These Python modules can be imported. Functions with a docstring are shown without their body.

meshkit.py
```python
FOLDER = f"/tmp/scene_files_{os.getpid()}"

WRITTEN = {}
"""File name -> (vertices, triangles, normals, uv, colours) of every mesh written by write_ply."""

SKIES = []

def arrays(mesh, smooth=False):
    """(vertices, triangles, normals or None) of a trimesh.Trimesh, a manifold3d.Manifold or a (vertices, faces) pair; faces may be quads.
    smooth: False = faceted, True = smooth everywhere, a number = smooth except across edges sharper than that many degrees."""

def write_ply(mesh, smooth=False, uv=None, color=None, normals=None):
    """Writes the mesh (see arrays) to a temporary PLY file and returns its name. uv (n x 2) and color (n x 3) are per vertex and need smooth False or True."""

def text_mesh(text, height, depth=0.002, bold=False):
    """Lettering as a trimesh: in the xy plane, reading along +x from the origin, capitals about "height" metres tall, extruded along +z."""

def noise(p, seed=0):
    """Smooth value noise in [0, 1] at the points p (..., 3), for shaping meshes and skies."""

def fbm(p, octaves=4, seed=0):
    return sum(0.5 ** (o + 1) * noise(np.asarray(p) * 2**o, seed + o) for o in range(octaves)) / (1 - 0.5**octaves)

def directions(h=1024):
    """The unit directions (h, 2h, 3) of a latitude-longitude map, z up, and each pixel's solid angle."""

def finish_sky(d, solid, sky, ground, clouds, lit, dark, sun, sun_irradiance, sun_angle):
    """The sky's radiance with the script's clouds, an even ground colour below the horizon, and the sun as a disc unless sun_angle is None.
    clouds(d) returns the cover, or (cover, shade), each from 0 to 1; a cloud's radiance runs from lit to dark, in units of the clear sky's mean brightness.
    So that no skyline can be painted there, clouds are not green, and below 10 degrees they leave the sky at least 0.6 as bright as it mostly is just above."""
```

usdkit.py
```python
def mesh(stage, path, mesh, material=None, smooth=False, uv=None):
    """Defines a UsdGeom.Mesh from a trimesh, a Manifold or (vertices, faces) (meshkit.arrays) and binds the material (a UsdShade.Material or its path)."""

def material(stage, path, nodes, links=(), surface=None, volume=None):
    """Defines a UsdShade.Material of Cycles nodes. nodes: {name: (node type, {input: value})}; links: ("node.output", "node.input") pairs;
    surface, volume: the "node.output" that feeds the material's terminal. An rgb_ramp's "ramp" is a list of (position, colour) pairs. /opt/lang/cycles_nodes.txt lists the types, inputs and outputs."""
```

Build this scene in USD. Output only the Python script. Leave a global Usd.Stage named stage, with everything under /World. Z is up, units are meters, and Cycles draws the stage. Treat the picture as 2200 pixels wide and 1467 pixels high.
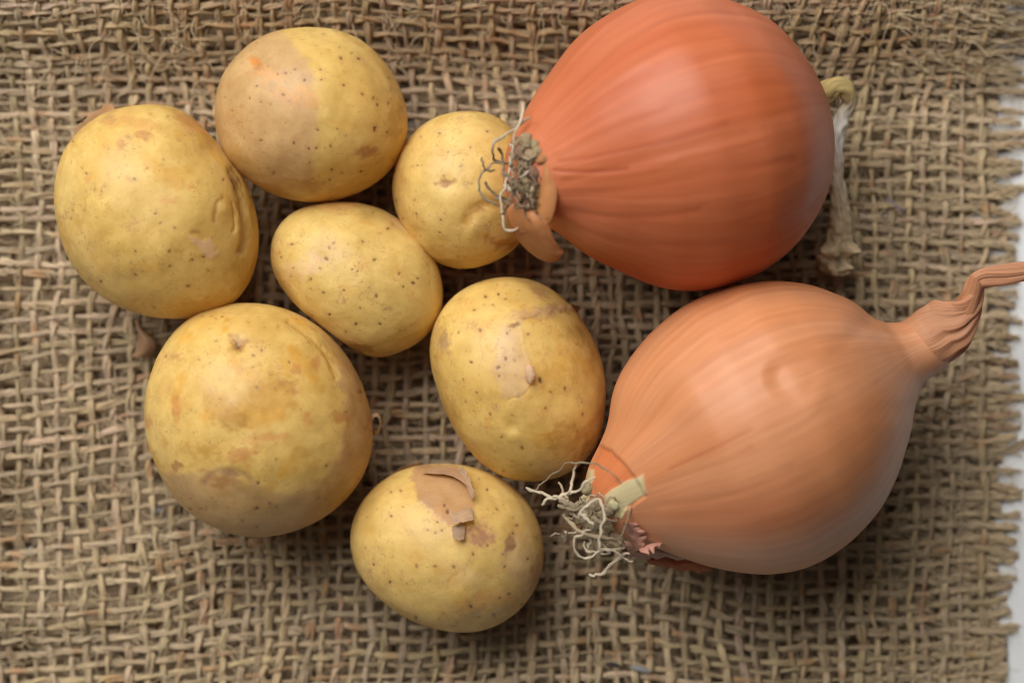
import math
import numpy as np, trimesh, shapely, meshkit, usdkit
from scipy.interpolate import CubicSpline, PchipInterpolator, splprep, splev
from scipy.ndimage import gaussian_filter1d
from pxr import Usd, UsdGeom, UsdLux, UsdShade, Gf, Sdf, Vt

stage = Usd.Stage.CreateInMemory()
UsdGeom.SetStageUpAxis(stage, 'Z')
UsdGeom.SetStageMetersPerUnit(stage, 1.0)
UsdGeom.Xform.Define(stage, '/World')
rng = np.random.default_rng(11)
MM = 0.001

# ------------------------------------------------------------------ camera and lamps
CAM_H = 550.0                      # mm above the table; 10 photo pixels = 1 mm on the table
cam = UsdGeom.Camera.Define(stage, '/World/camera')
cam.AddTranslateOp().Set(Gf.Vec3d(0, 0, CAM_H * MM))
cam.CreateHorizontalApertureAttr(36.0)
cam.CreateFocalLengthAttr(36.0 * CAM_H / 220.0)
cam.CreateFStopAttr(6.3)
cam.CreateFocusDistanceAttr((CAM_H - 37) * MM)
cam.CreateExposureAttr(0.0)
cam.CreateClippingRangeAttr(Gf.Vec2f(0.05, 50))


def rect_lamp(name, pos, target, w, h, intensity, color):
    l = UsdLux.RectLight.Define(stage, '/World/' + name)
    z = np.array(pos, float) - np.array(target, float)
    z /= np.linalg.norm(z)
    x = np.cross([0, 0, 1.0], z) if abs(z[2]) < .999 else np.array([1.0, 0, 0])
    x /= np.linalg.norm(x)
    y = np.cross(z, x)
    m = Gf.Matrix4d(*x, 0, *y, 0, *z, 0, *pos, 1)
    l.AddTransformOp().Set(m)
    l.CreateWidthAttr(w); l.CreateHeightAttr(h)
    l.CreateIntensityAttr(intensity); l.CreateColorAttr(Gf.Vec3f(*color))
    return l


rect_lamp('window_lamp', (-0.42, 0.64, 0.90), (0, 0, 0.02), 1.0, 1.0, 7.2, (1.0, 0.97, 0.93))
rect_lamp('overhead_fill', (-0.15, 0.25, 1.7), (0, 0, 0), 1.8, 1.8, 0.30, (1.0, 0.98, 0.96))  # added overhead fill, standing in for bounce off an unseen ceiling

# ------------------------------------------------------------------ helpers
used = {}


def numbered(path):
    n = used.get(path, 0)
    used[path] = n + 1
    return path if n == 0 else f'{path}_{n:03d}'


def W(px, py, z=0.0):
    """the point at height z (mm) seen at a photo pixel"""
    px, py, z = np.broadcast_arrays(np.asarray(px, float), np.asarray(py, float), np.asarray(z, float))
    k = (CAM_H - z) / CAM_H
    return np.stack([(px - 1100) / 10 * k, (733.5 - py) / 10 * k, z], -1)


def PX(p):
    k = CAM_H / (CAM_H - p[..., 2])
    return np.stack([p[..., 0] * k * 10 + 1100, 733.5 - p[..., 1] * k * 10], -1)


def thing(name, label, cat, base=(0, 0, 0), group=None):
    x = UsdGeom.Xform.Define(stage, numbered('/World/' + name))
    x.AddTranslateOp().Set(Gf.Vec3d(*(float(b) * MM for b in base)))
    p = x.GetPrim()
    p.SetCustomDataByKey('label', label); p.SetCustomDataByKey('category', cat)
    if group:
        p.SetCustomDataByKey('group', group)
    return (str(p.GetPath()), np.array(base, float))


def smooth_normals(v, f):
    n = np.zeros_like(v)
    fn = np.cross(v[f[:, 1]] - v[f[:, 0]], v[f[:, 2]] - v[f[:, 0]])
    for k in range(3):
        np.add.at(n, f[:, k], fn)
    l = np.linalg.norm(n, axis=1, keepdims=True)
    return np.where(l > 0, n / np.maximum(l, 1e-30), [0, 0, 1.0])


def put(name, v, f, mat, parent=None, tint=None, fib=None, smooth=True, label=None, kind=None, cat=None):
    """one Mesh; v in mm in world space"""
    v = np.asarray(v, float); f = np.asarray(f, int)
    if f.shape[1] == 4:
        f = np.vstack([f[:, [0, 1, 2]], f[:, [0, 2, 3]]])
    root, base = ('/World', np.zeros(3)) if parent is None else parent
    path = numbered(root + '/' + name)
    m = UsdGeom.Mesh.Define(stage, path)
    m.CreatePointsAttr(Vt.Vec3fArray.FromNumpy(((v - base) * MM).astype(np.float32)))
    m.CreateFaceVertexCountsAttr(Vt.IntArray.FromNumpy(np.full(len(f), 3, np.int32)))
    m.CreateFaceVertexIndicesAttr(Vt.IntArray.FromNumpy(f.astype(np.int32).ravel()))
    m.CreateSubdivisionSchemeAttr('none')
    if smooth:
        m.CreateNormalsAttr(Vt.Vec3fArray.FromNumpy(smooth_normals(v, f).astype(np.float32)))
        m.SetNormalsInterpolation('vertex')
    api = UsdGeom.PrimvarsAPI(m)
    if tint is not None:
        t = np.broadcast_to(np.asarray(tint, float), v.shape)
        api.CreatePrimvar('tint', Sdf.ValueTypeNames.Color3fArray, 'vertex').Set(Vt.Vec3fArray.FromNumpy(np.ascontiguousarray(t, np.float32)))
    if fib is not None:
        api.CreatePrimvar('fib', Sdf.ValueTypeNames.Float3Array, 'vertex').Set(Vt.Vec3fArray.FromNumpy(np.ascontiguousarray(fib, np.float32)))
    UsdShade.MaterialBindingAPI.Apply(m.GetPrim()).Bind(mat)
    p = m.GetPrim()
    for k, val in (('label', label), ('kind', kind), ('category', cat)):
        if val:
            p.SetCustomDataByKey(k, val)
    return (path, base)


def sstep(a, b, x):
    t = np.clip((x - a) / (b - a), 0, 1)
    return t * t * (3 - 2 * t)


def spline(pts, n, s=0):
    pts = np.asarray(pts, float)
    if len(pts) == 2:
        t = np.linspace(0, 1, n)[:, None]
        return pts[0] * (1 - t) + pts[1] * t
    tck, _ = splprep(pts.T, s=s, k=min(3, len(pts) - 1))
    return np.array(splev(np.linspace(0, 1, n), tck)).T


def frames(c):
    t = np.gradient(c, axis=0)
    t /= np.maximum(np.linalg.norm(t, axis=1, keepdims=True), 1e-9)
    up = np.array([0, 0, 1.0])
    a = np.cross(np.broadcast_to(up, t.shape), t)
    bad = np.linalg.norm(a, axis=1) < 0.15
    if bad.any():
        a[bad] = np.cross(np.broadcast_to([0, 1.0, 0], t.shape), t)[bad]
    for _ in range(3):
        a = gaussian_filter1d(a, 1.0, axis=0, mode='nearest')
    a -= (a * t).sum(1, keepdims=True) * t
    a /= np.maximum(np.linalg.norm(a, axis=1, keepdims=True), 1e-9)
    return t, a, np.cross(t, a)


def grid_faces(n, m, closed=True):
    i, j = np.meshgrid(np.arange(n - 1), np.arange(m if closed else m - 1), indexing='ij')
    a = i * m + j; b = i * m + (j + 1) % m
    return np.stack([a, b, b + m, a + m], -1).reshape(-1, 4)


def tube(c, ra, rb, sides=8, bump=0.0, seed=0, twist=0.0, caps=True):
    """a tube round the centre line c with half widths ra (sideways) and rb (up), and its fibre coordinates"""
    n = len(c)
    ra = np.broadcast_to(ra, n)[:, None]; rb = np.broadcast_to(rb, n)[:, None]
    t, a, b = frames(c)
    s = np.concatenate([[0], np.cumsum(np.linalg.norm(np.diff(c, axis=0), axis=1))])
    al = np.linspace(0, 2 * np.pi, sides, endpoint=False)[None, :] + np.zeros((n, 1))
    ph = al + (s * twist)[:, None]
    fib = np.stack([np.cos(ph), np.sin(ph), np.broadcast_to(s[:, None] * .12, ph.shape) + seed * 7.31], -1)
    k = 1 + (bump * (meshkit.fbm(fib * [1.8, 1.8, 4.0] + 50, 2, seed) - .5) * 2 if bump else 0)
    v = c[:, None, :] + (a[:, None, :] * (np.cos(al) * ra * k)[..., None] + b[:, None, :] * (np.sin(al) * rb * k)[..., None])
    f = grid_faces(n, sides)
    v = v.reshape(-1, 3); fib = fib.reshape(-1, 3)
    f = np.vstack([f[:, [0, 1, 2]], f[:, [0, 2, 3]]])
    if caps:
        v = np.vstack([v, c[:1], c[-1:]]); fib = np.vstack([fib, fib[:1], fib[-1:]])
        q = np.arange(sides); r = (q + 1) % sides; e = (n - 1) * sides
        f = np.vstack([f, np.stack([np.full(sides, n * sides), r, q], 1), np.stack([np.full(sides, n * sides + 1), e + q, e + r], 1)])
    return v, f, fib


def strands(c, w, seed, plies=4, sides=4):
    """a jute thread: a few loosely twisted plies that spread and close again along it"""
    n = len(c)
    t, a, b = frames(c)
    s = np.concatenate([[0], np.cumsum(np.linalg.norm(np.diff(c, axis=0), axis=1))])
    r = np.random.default_rng(seed)
    tw = r.uniform(.18, .42) * r.choice([1, 1, -1])
    vs, fs, fb, k0 = [], [], [], 0
    for q in range(plies):
        ph = 2 * np.pi * q / plies + tw * s + 2.2 * (meshkit.noise(np.stack([s * .16, np.full(n, seed + q * 3.3), np.zeros(n)], -1), 60) - .5) * 2
        sp = .30 + .30 * meshkit.noise(np.stack([s * .22, np.full(n, seed * 1.7 + q * 5.3), np.zeros(n)], -1), 61)
        cc = c + a * (np.cos(ph) * w * sp)[:, None] + b * (np.sin(ph) * w * sp * .6)[:, None]
        k = meshkit.noise(np.stack([s * .28, np.full(n, seed * 2.3 + q * 7.7), np.zeros(n)], -1), 62)
        v, f, fi = tube(cc, w * (.34 + .32 * k), w * (.27 + .22 * k), sides, .4, seed * 3 + q, twist=.25)
        vs.append(v); fs.append(f + k0); fb.append(fi); k0 += len(v)
    return np.vstack(vs), np.vstack(fs), np.vstack(fb)


def sheet(A, B, n=26, m=12, thick=0.12, curl=0.0, wob=0.25, seed=0, rag=0.0, bow=0.0):
    """a thin papery sheet between the edges A and B (lists of px, py, z), bulging by bow (mm), wrinkled by wob"""
    a = spline(W(*np.array(A, float).T), n); b = spline(W(*np.array(B, float).T), n)
    r = np.random.default_rng(seed)
    t = np.linspace(0, 1, m)[None, :, None]
    if rag:
        e = rag * (meshkit.fbm(np.stack([np.arange(n) * .45, np.zeros(n), np.zeros(n)], -1), 3, seed) - .5)
        b = b + (b - a) / np.linalg.norm(b - a, axis=1, keepdims=True) * e[:, None] * 2
    v = a[:, None] * (1 - t) + b[:, None] * t
    v[..., 2] += bow * np.sin(np.pi * t[..., 0]) + wob * 2 * (meshkit.fbm(v * .35 + seed * 3.3, 3, seed) - .5)
    fib = np.stack([np.broadcast_to(np.linspace(0, 1, m)[None, :] * 8, (n, m)), np.full((n, m), seed * 1.7), np.broadcast_to(np.linspace(0, 1, n)[:, None] * .8, (n, m))], -1).reshape(-1, 3)
    f = grid_faces(n, m, closed=False)
    top = v.reshape(-1, 3)
    nrm = smooth_normals(top, np.vstack([f[:, [0, 1, 2]], f[:, [0, 2, 3]]]))
    bot = top - nrm * thick
    k = n * m
    q = np.vstack([f, f[:, ::-1] + k])
    idx = np.arange(k).reshape(n, m)
    rim = np.concatenate([idx[0, :], idx[1:, -1], idx[-1, -2::-1], idx[-2:0:-1, 0]])
    nx = np.roll(rim, -1)
    q = np.vstack([q, np.stack([nx, rim, rim + k, nx + k], 1)])
    return np.vstack([top, bot]), q, np.vstack([fib, fib])


# ------------------------------------------------------------------ materials
def mat(name, nodes, links, surface='p.BSDF'):
    return usdkit.material(stage, '/World/Looks/' + name, nodes, links, surface=surface)


M_table = mat('white_table', {
    't': ('texture_coordinate', {}), 'n': ('noise_texture', {'scale': 14.0, 'detail': 4.0}),
    'r': ('rgb_ramp', {'ramp': [(0.3, (.74, .76, .77)), (0.7, (.80, .815, .82))]}),
    'b': ('noise_texture', {'scale': 700.0, 'detail': 3.0}), 'bp': ('bump', {'strength': .15, 'distance': .0004}),
    'p': ('principled_bsdf', {'roughness': .42})},
    [('t.object', 'n.vector'), ('n.fac', 'r.fac'), ('r.color', 'p.base_color'), ('t.object', 'b.vector'), ('b.fac', 'bp.height'), ('bp.normal', 'p.normal')])


def fibre_mat(name, rough, lo, hi, scale, bump, sheen=0.0, sss=0.0, trans=0.0, spec=.5):
    """tint from the mesh times streaks that run along the fibres"""
    nodes = {'a': ('attribute', {'attribute': 'tint'}), 'v': ('attribute', {'attribute': 'fib'}),
             'n': ('noise_texture', {'scale': scale, 'detail': 4.0, 'roughness': .6}),
             'r': ('rgb_ramp', {'ramp': [(0.25, (lo,) * 3), (0.75, (hi,) * 3)]}),
             'm': ('mix_color', {'blend_type': 'multiply', 'fac': 1.0}),
             'bp': ('bump', {'strength': .8, 'distance': bump}),
             'p': ('principled_bsdf', {'roughness': rough, 'sheen_weight': sheen, 'sheen_roughness': .5, 'specular_ior_level': spec})}
    links = [('v.vector', 'n.vector'), ('n.fac', 'r.fac'), ('a.color', 'm.a'), ('r.color', 'm.b'), ('m.result', 'p.base_color'),
             ('n.fac', 'bp.height'), ('bp.normal', 'p.normal')]
    if sss:
        nodes['p'][1].update({'subsurface_weight': sss, 'subsurface_scale': .002, 'subsurface_radius': (1, .5, .25)})
    out = 'p.BSDF'
    if trans:
        nodes['tl'] = ('translucent_bsdf', {}); nodes['x'] = ('mix_closure', {'fac': trans})
        links += [('m.result', 'tl.color'), ('p.BSDF', 'x.closure1'), ('tl.BSDF', 'x.closure2')]
        out = 'x.closure'
    return mat(name, nodes, links, out)


M_jute = fibre_mat('jute', .9, .6, 1.3, 3.2, .0004, sheen=.1, spec=.15)
M_root = fibre_mat('dry_root', .7, .6, 1.2, 2.4, .0003, spec=.25)
M_skin = mat('onion_skin', {
    'a': ('attribute', {'attribute': 'tint'}), 'v': ('attribute', {'attribute': 'fib'}), 't': ('texture_coordinate', {}),
    'n': ('noise_texture', {'scale': 9.0, 'detail': 5.0, 'roughness': .65}), 'r': ('rgb_ramp', {'ramp': [(0.28, (.89, .85, .82)), (0.5, (1, 1, 1)), (0.75, (1.04, 1.05, 1.06))]}),
    'n2': ('noise_texture', {'scale': 1.6, 'detail': 3.0}), 'r2': ('rgb_ramp', {'ramp': [(0.3, (.90, .86, .82)), (0.7, (1.05, 1.06, 1.07))]}),
    'n3': ('noise_texture', {'scale': 900.0, 'detail': 3.0}),
    'm': ('mix_color', {'blend_type': 'multiply', 'fac': 1.0}), 'm2': ('mix_color', {'blend_type': 'multiply', 'fac': 1.0}),
    'rr': ('map_range', {'from_min': .3, 'from_max': .7, 'to_min': .40, 'to_max': .52}),
    'bp': ('bump', {'strength': .35, 'distance': .00008}), 'bq': ('bump', {'strength': .2, 'distance': .00006}),
    'p': ('principled_bsdf', {'specular_ior_level': .46, 'subsurface_weight': .10, 'subsurface_scale': .002, 'subsurface_radius': (1, .5, .25)})},
    [('v.vector', 'n.vector'), ('v.vector', 'n2.vector'), ('t.object', 'n3.vector'), ('n.fac', 'r.fac'), ('n2.fac', 'r2.fac'), ('a.color', 'm.a'), ('r.color', 'm.b'),
     ('m.result', 'm2.a'), ('r2.color', 'm2.b'), ('m2.result', 'p.base_color'), ('n.fac', 'rr.value'), ('rr.result', 'p.roughness'),
     ('n.fac', 'bp.height'), ('n3.fac', 'bq.height'), ('bp.normal', 'bq.normal'), ('bq.normal', 'p.normal')])
M_paper = fibre_mat('papery_skin', .5, .82, 1.14, 2.2, .0003, trans=.3)
M_peel = fibre_mat('potato_peel', .5, .85, 1.1, 2.0, .0002, trans=.2)
M_hair = mat('jute_hair', {'p': ('principled_bsdf', {'base_color': (.58, .455, .29), 'roughness': .7, 'specular_ior_level': .2})}, [])
M_potato = mat('potato_skin', {
    'a': ('attribute', {'attribute': 'tint'}), 't': ('texture_coordinate', {}),
    'n': ('noise_texture', {'scale': 260.0, 'detail': 6.0, 'roughness': .62}),
    'r': ('rgb_ramp', {'ramp': [(0.3, (.86, .82, .74)), (0.68, (1.06, 1.06, 1.05))]}),
    'm': ('mix_color', {'blend_type': 'multiply', 'fac': 1.0, 'use_clamp': False}),
    'n3': ('noise_texture', {'scale': 900.0, 'detail': 5.0, 'roughness': .7}), 'n4': ('noise_texture', {'scale': 120.0, 'detail': 2.0}),
    'r3': ('map_range', {'from_min': .55, 'from_max': .70, 'to_min': 0.0, 'to_max': .65, 'clamp': True}),
    'r4': ('map_range', {'from_min': .42, 'from_max': .62, 'to_min': .15, 'to_max': 1.0, 'clamp': True}),
    'k': ('math', {'math_type': 'multiply'}), 'm2': ('mix_color', {'b': (.34, .17, .06)}),
    'n2': ('noise_texture', {'scale': 1500.0, 'detail': 3.0, 'roughness': .6}),
    'bp': ('bump', {'strength': .22, 'distance': .0002}),
    'rr': ('map_range', {'from_min': .3, 'from_max': .7, 'to_min': .36, 'to_max': .56}),
    'p': ('principled_bsdf', {'subsurface_weight': .2, 'subsurface_scale': .0028, 'subsurface_radius': (1.0, .58, .22), 'specular_ior_level': .42})},
    [('t.object', 'n.vector'), ('t.object', 'n2.vector'), ('n.fac', 'r.fac'), ('a.color', 'm.a'), ('r.color', 'm.b'), ('m.result', 'm2.a'), ('k.value', 'm2.fac'), ('m2.result', 'p.base_color'),
     ('t.object', 'n3.vector'), ('t.object', 'n4.vector'), ('n3.fac', 'r3.value'), ('n4.fac', 'r4.value'), ('r3.result', 'k.value1'), ('r4.result', 'k.value2'),
     ('n2.fac', 'bp.height'), ('bp.normal', 'p.normal'), ('n.fac', 'rr.value'), ('rr.result', 'p.roughness')])

# ------------------------------------------------------------------ the table
tb = trimesh.creation.box([570, 640, 24])
tb.apply_translation([-95, 0, -12])
tp = put('tabletop', tb.vertices, tb.faces, M_table, smooth=False, kind='structure',
         label='plain white tabletop seen beyond the frayed right edge of the burlap', cat='tabletop')

# ------------------------------------------------------------------ the burlap
CL = 6.4           # height of the cloth's middle plane


def field(x, y):
    """how far the weave is pulled out of true, in px"""
    p = np.stack([x / 430, y / 430, np.zeros_like(x)], -1)
    q = np.stack([x / 150, y / 150, np.zeros_like(x) + 5], -1)
    dx = 70 * (meshkit.noise(p, 3) - .5) + 16 * (meshkit.noise(q, 4) - .5)
    dy = 60 * (meshkit.noise(p, 5) - .5) + 16 * (meshkit.noise(q, 6) - .5)
    dy = dy + 75 * sstep(620, 0, x) * sstep(850, 1250, y)
    dx = dx + 60 * sstep(400, 0, x) * (y / 1467 - .5)
    return dx, dy


def cloth_z(x, y):
    """gentle waves; the cloth climbs into a low fold along the top of the picture"""
    p = np.stack([x / 300, y / 300, np.zeros_like(x) + 9], -1)
    z = 1.6 * (meshkit.noise(p, 8) - .5)
    edge = 205 + 30 * np.sin(x / 260)
    z = z + 10.0 * sstep(edge, -25, y) - 4 * sstep(-30, -220, y)
    z = z + 3.0 * sstep(1180, 1330, y) * sstep(420, 60, x) - 4.5 * sstep(1290, 1420, y) * sstep(420, 60, x)
    return z * sstep(2260, 2050, x) - 4.1 * sstep(1800, 2115, x)


warp_x = [-330.0]
while warp_x[-1] < 2074:
    warp_x.append(warp_x[-1] + rng.normal(35.5, 6.5))
warp_x = np.array(warp_x); warp_x[-1] = 2106
weft_y = [-330.0]
while weft_y[-1] < 1790:
    yy = weft_y[-1]
    weft_y.append(yy + rng.normal(20 if yy < 190 else 26.5, 3.2))
weft_y = np.array(weft_y)
AMP = .36

cloth = thing('burlap_cloth', 'coarse brown open weave burlap with frayed right edge under all the vegetables', 'burlap cloth')
JUTE = np.array([.54, .41, .262])


def jute_tint(c_px, seed, n, sides):
    r = np.random.default_rng(seed)
    base = JUTE * r.uniform(.82, 1.14) * np.array([1, r.uniform(.96, 1.03), r.uniform(.88, 1.08)])
    k = meshkit.fbm(np.stack([c_px[:, 0] / 70, c_px[:, 1] / 70, np.full(n, seed * 1.3)], -1), 3, 21)
    red = sstep(.60, .76, meshkit.fbm(np.stack([c_px[:, 0] / 45, c_px[:, 1] / 45, np.full(n, seed * 2.1 + 40)], -1), 2, 22))
    fold = sstep(260, 120, c_px[:, 1]) * sstep(60, 500, c_px[:, 0])       # shade along the fold, painted into the thread colour
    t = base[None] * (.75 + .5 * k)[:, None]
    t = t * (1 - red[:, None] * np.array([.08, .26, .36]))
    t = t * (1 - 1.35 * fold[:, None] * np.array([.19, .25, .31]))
    q = []
    for k in range(4):
        g = np.repeat(t * r.uniform(.86, 1.14), sides, 0)
        q.append(np.vstack([g, g[:1], g[-1:]]))
    return np.vstack(q)


SIDES = 4
starts = []        # places hairs start from
for i, x0 in enumerate(warp_x):
    n = 330
    y = np.linspace(-345, 1800, n)
    x = np.full(n, x0) + 7 * (meshkit.noise(np.stack([np.full(n, i * 3.7), y / 75, np.zeros(n)], -1), 30) - .5) * 2
    ph = np.interp(y, weft_y, np.arange(len(weft_y)))
    z = AMP * np.cos(np.pi * (ph + i))
    dx, dy = field(x, y)
    X, Y = x + dx, y + dy
    if i == len(warp_x) - 1 or i == len(warp_x) - 2:
        X, Y = x + dx * .4, y + dy
    zz = CL + .18 + z + cloth_z(X, Y)
    c = np.stack([(X - 1100) / 10, (733.5 - Y) / 10, zz], -1)
    wd = np.clip(math.exp(rng.normal(-.09, .22)), .55, 1.25) * (.74 + .45 * meshkit.noise(np.stack([y / 60, np.full(n, i * 9.1), np.zeros(n)], -1), 31))
    v, f, fib = strands(c, wd, i + 1)
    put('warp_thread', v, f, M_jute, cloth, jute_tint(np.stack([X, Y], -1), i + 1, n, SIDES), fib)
    starts.append(np.hstack([c, wd[:, None]]))
fray = []
for j, y0 in enumerate(weft_y):
    n = 380
    yt = y0
    end = np.interp(y0, [-300, 0, 250, 500, 720, 1000, 1200, 1467, 1800], [2210, 2204, 2190, 2172, 2166, 2182, 2166, 2146, 2140]) + 10 + rng.normal(0, 8)
    x = np.linspace(-345, end, n)
    loose = sstep(2110, end, x)
    y = np.full(n, y0) + 5 * (meshkit.noise(np.stack([x / 75, np.full(n, j * 3.1), np.zeros(n)], -1), 32) - .5) * 2 + rng.normal(0, 9) * loose ** 1.5
    ph = np.interp(x, warp_x, np.arange(len(warp_x)))
    z = -AMP * np.cos(np.pi * (ph + j)) * (1 - loose)
    dx, dy = field(x, y)
    X = x + dx * (1 - sstep(1900, 2090, x) * .75); Y = y + dy
    zz = CL + z + cloth_z(X, Y) - 1.6 * loose
    c = np.stack([(X - 1100) / 10, (733.5 - Y) / 10, zz], -1)
    wd = np.clip(math.exp(rng.normal(-.32, .22)), .42, 1.0) * (.74 + .5 * meshkit.noise(np.stack([x / 60, np.full(n, j * 9.1), np.zeros(n)], -1), 33))
    wd = wd * (1 + .35 * loose) * (1 - .35 * loose ** 6)
    v, f, fib = strands(c, wd, 200 + j)
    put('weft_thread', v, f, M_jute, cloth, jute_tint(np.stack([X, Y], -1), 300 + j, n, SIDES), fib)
    starts.append(np.hstack([c, wd[:, None]]))
    fray.append(c[-60:])

# the cloth lies double: the layer below shows through the gaps of the weave
vs, fs, ts, fb, k0 = [], [], [], [], 0
for q in range(2):
    for i in range(72 if q == 0 else 75):
        n = 150
        if q == 0:
            y = np.linspace(-330, 1790, n); x = np.full(n, -320 + i * 34.0 + rng.normal(0, 5)) + 10 * np.sin(y / 190 + i)
            if x.max() > 2100: continue
            z = .4 * np.cos(np.pi * (np.arange(n) * .48 + i))
        else:
            x = np.linspace(-330, 2152 + rng.normal(0, 12), n); y = np.full(n, -320 + i * 28.5 + rng.normal(0, 5)) + 10 * np.sin(x / 230 + i * .6)
            z = -.4 * np.cos(np.pi * (np.arange(n) * .43 + i))
        c = np.stack([(x - 1100) / 10, (733.5 - y) / 10, .95 + z + .85 * cloth_z(x, y).clip(-.6, 20) * sstep(2100, 1800, x)], -1)
        v, f, fib = tube(c, rng.uniform(1.5, 2.1), .4, 4, .25, 500 + i + 100 * q)
        vs.append(v); fs.append(f + k0); fb.append(fib); k0 += len(v)
        ts.append(np.broadcast_to(JUTE * .9 * rng.uniform(.85, 1.1), v.shape))
put('lower_layer', np.vstack(vs), np.vstack(fs), M_jute, cloth, np.vstack(ts), np.vstack(fb), kind='stuff',
    label='second layer of burlap showing dark through the gaps')

# loose hairs standing off the threads
pts, cnt, wid = [], [], []
allst = np.vstack(starts)
pick = rng.integers(0, len(allst), 20000)
for q, k in enumerate(pick):
    s = allst[k]
    px = s[0] * 10 + 1100; py = 733.5 - s[1] * 10
    if not (-60 < px < 2230 and -60 < py < 1530): continue
    if px > 700 and 250 < py and rng.random() < .35: continue
    m = 6
    L = rng.uniform(1.5, 6.0) * (1.6 if rng.random() < .12 else 1)
    a = rng.uniform(0, 2 * np.pi) if q % 2 else rng.integers(0, 4) * np.pi / 2 + rng.normal(0, .25)
    da = rng.normal(0, .35)
    p = np.array([s[0], s[1], s[2] + s[3] * .35]) + rng.normal(0, .25, 3) * [1, 1, .3]
    el = rng.uniform(-.05, .5)
    out = [p]
    for g in range(m - 1):
        a += da + rng.normal(0, .25); el += rng.normal(-.12, .15)
        p = p + L / (m - 1) * np.array([math.cos(a) * math.cos(el), math.sin(a) * math.cos(el), math.sin(el)])
        out.append(p)
    pts.append(np.array(out)); cnt.append(m); wid.append(np.linspace(1, .5, m) * rng.uniform(.07, .15) * (1.5 if px < 520 else 1))
for c in fray:                      # tufts where the weft ends come undone
    for g in range(90):
        k = rng.integers(10, len(c) - 3)
        p0 = c[k] + rng.normal(0, .25, 3) * [0, 1, .4]
        d = np.array([1, rng.normal(0, .22), rng.normal(-.02, .08)])
        L = rng.uniform(1.5, 4.5)
        t = np.linspace(0, 1, 6)[:, None]
        o = p0 + d * L * t + np.array([0, rng.normal(0, .5), 0]) * t ** 2
        o[:, 2] = np.maximum(o[:, 2], .15)
        o[:, 0] = np.minimum(o[:, 0], c[-1, 0] + rng.uniform(-.3, .8))
        pts.append(o); cnt.append(6); wid.append(np.linspace(1, .5, 6) * rng.uniform(.16, .36))
hc = UsdGeom.BasisCurves.Define(stage, cloth[0] + '/loose_fibre')
hc.CreatePointsAttr(Vt.Vec3fArray.FromNumpy((np.vstack(pts) * MM).astype(np.float32)))
hc.CreateCurveVertexCountsAttr(Vt.IntArray.FromNumpy(np.array(cnt, np.int32)))
hc.CreateWidthsAttr(Vt.FloatArray.FromNumpy((np.concatenate(wid) * MM).astype(np.float32)))
hc.SetWidthsInterpolation('vertex')
hc.CreateTypeAttr('linear')
UsdShade.MaterialBindingAPI.Apply(hc.GetPrim()).Bind(M_hair)
hc.GetPrim().SetCustomDataByKey('kind', 'stuff')
hc.GetPrim().SetCustomDataByKey('label', 'fine loose fibres standing off the burlap threads')

REST = CL + 0.95     # the height things rest at

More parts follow.
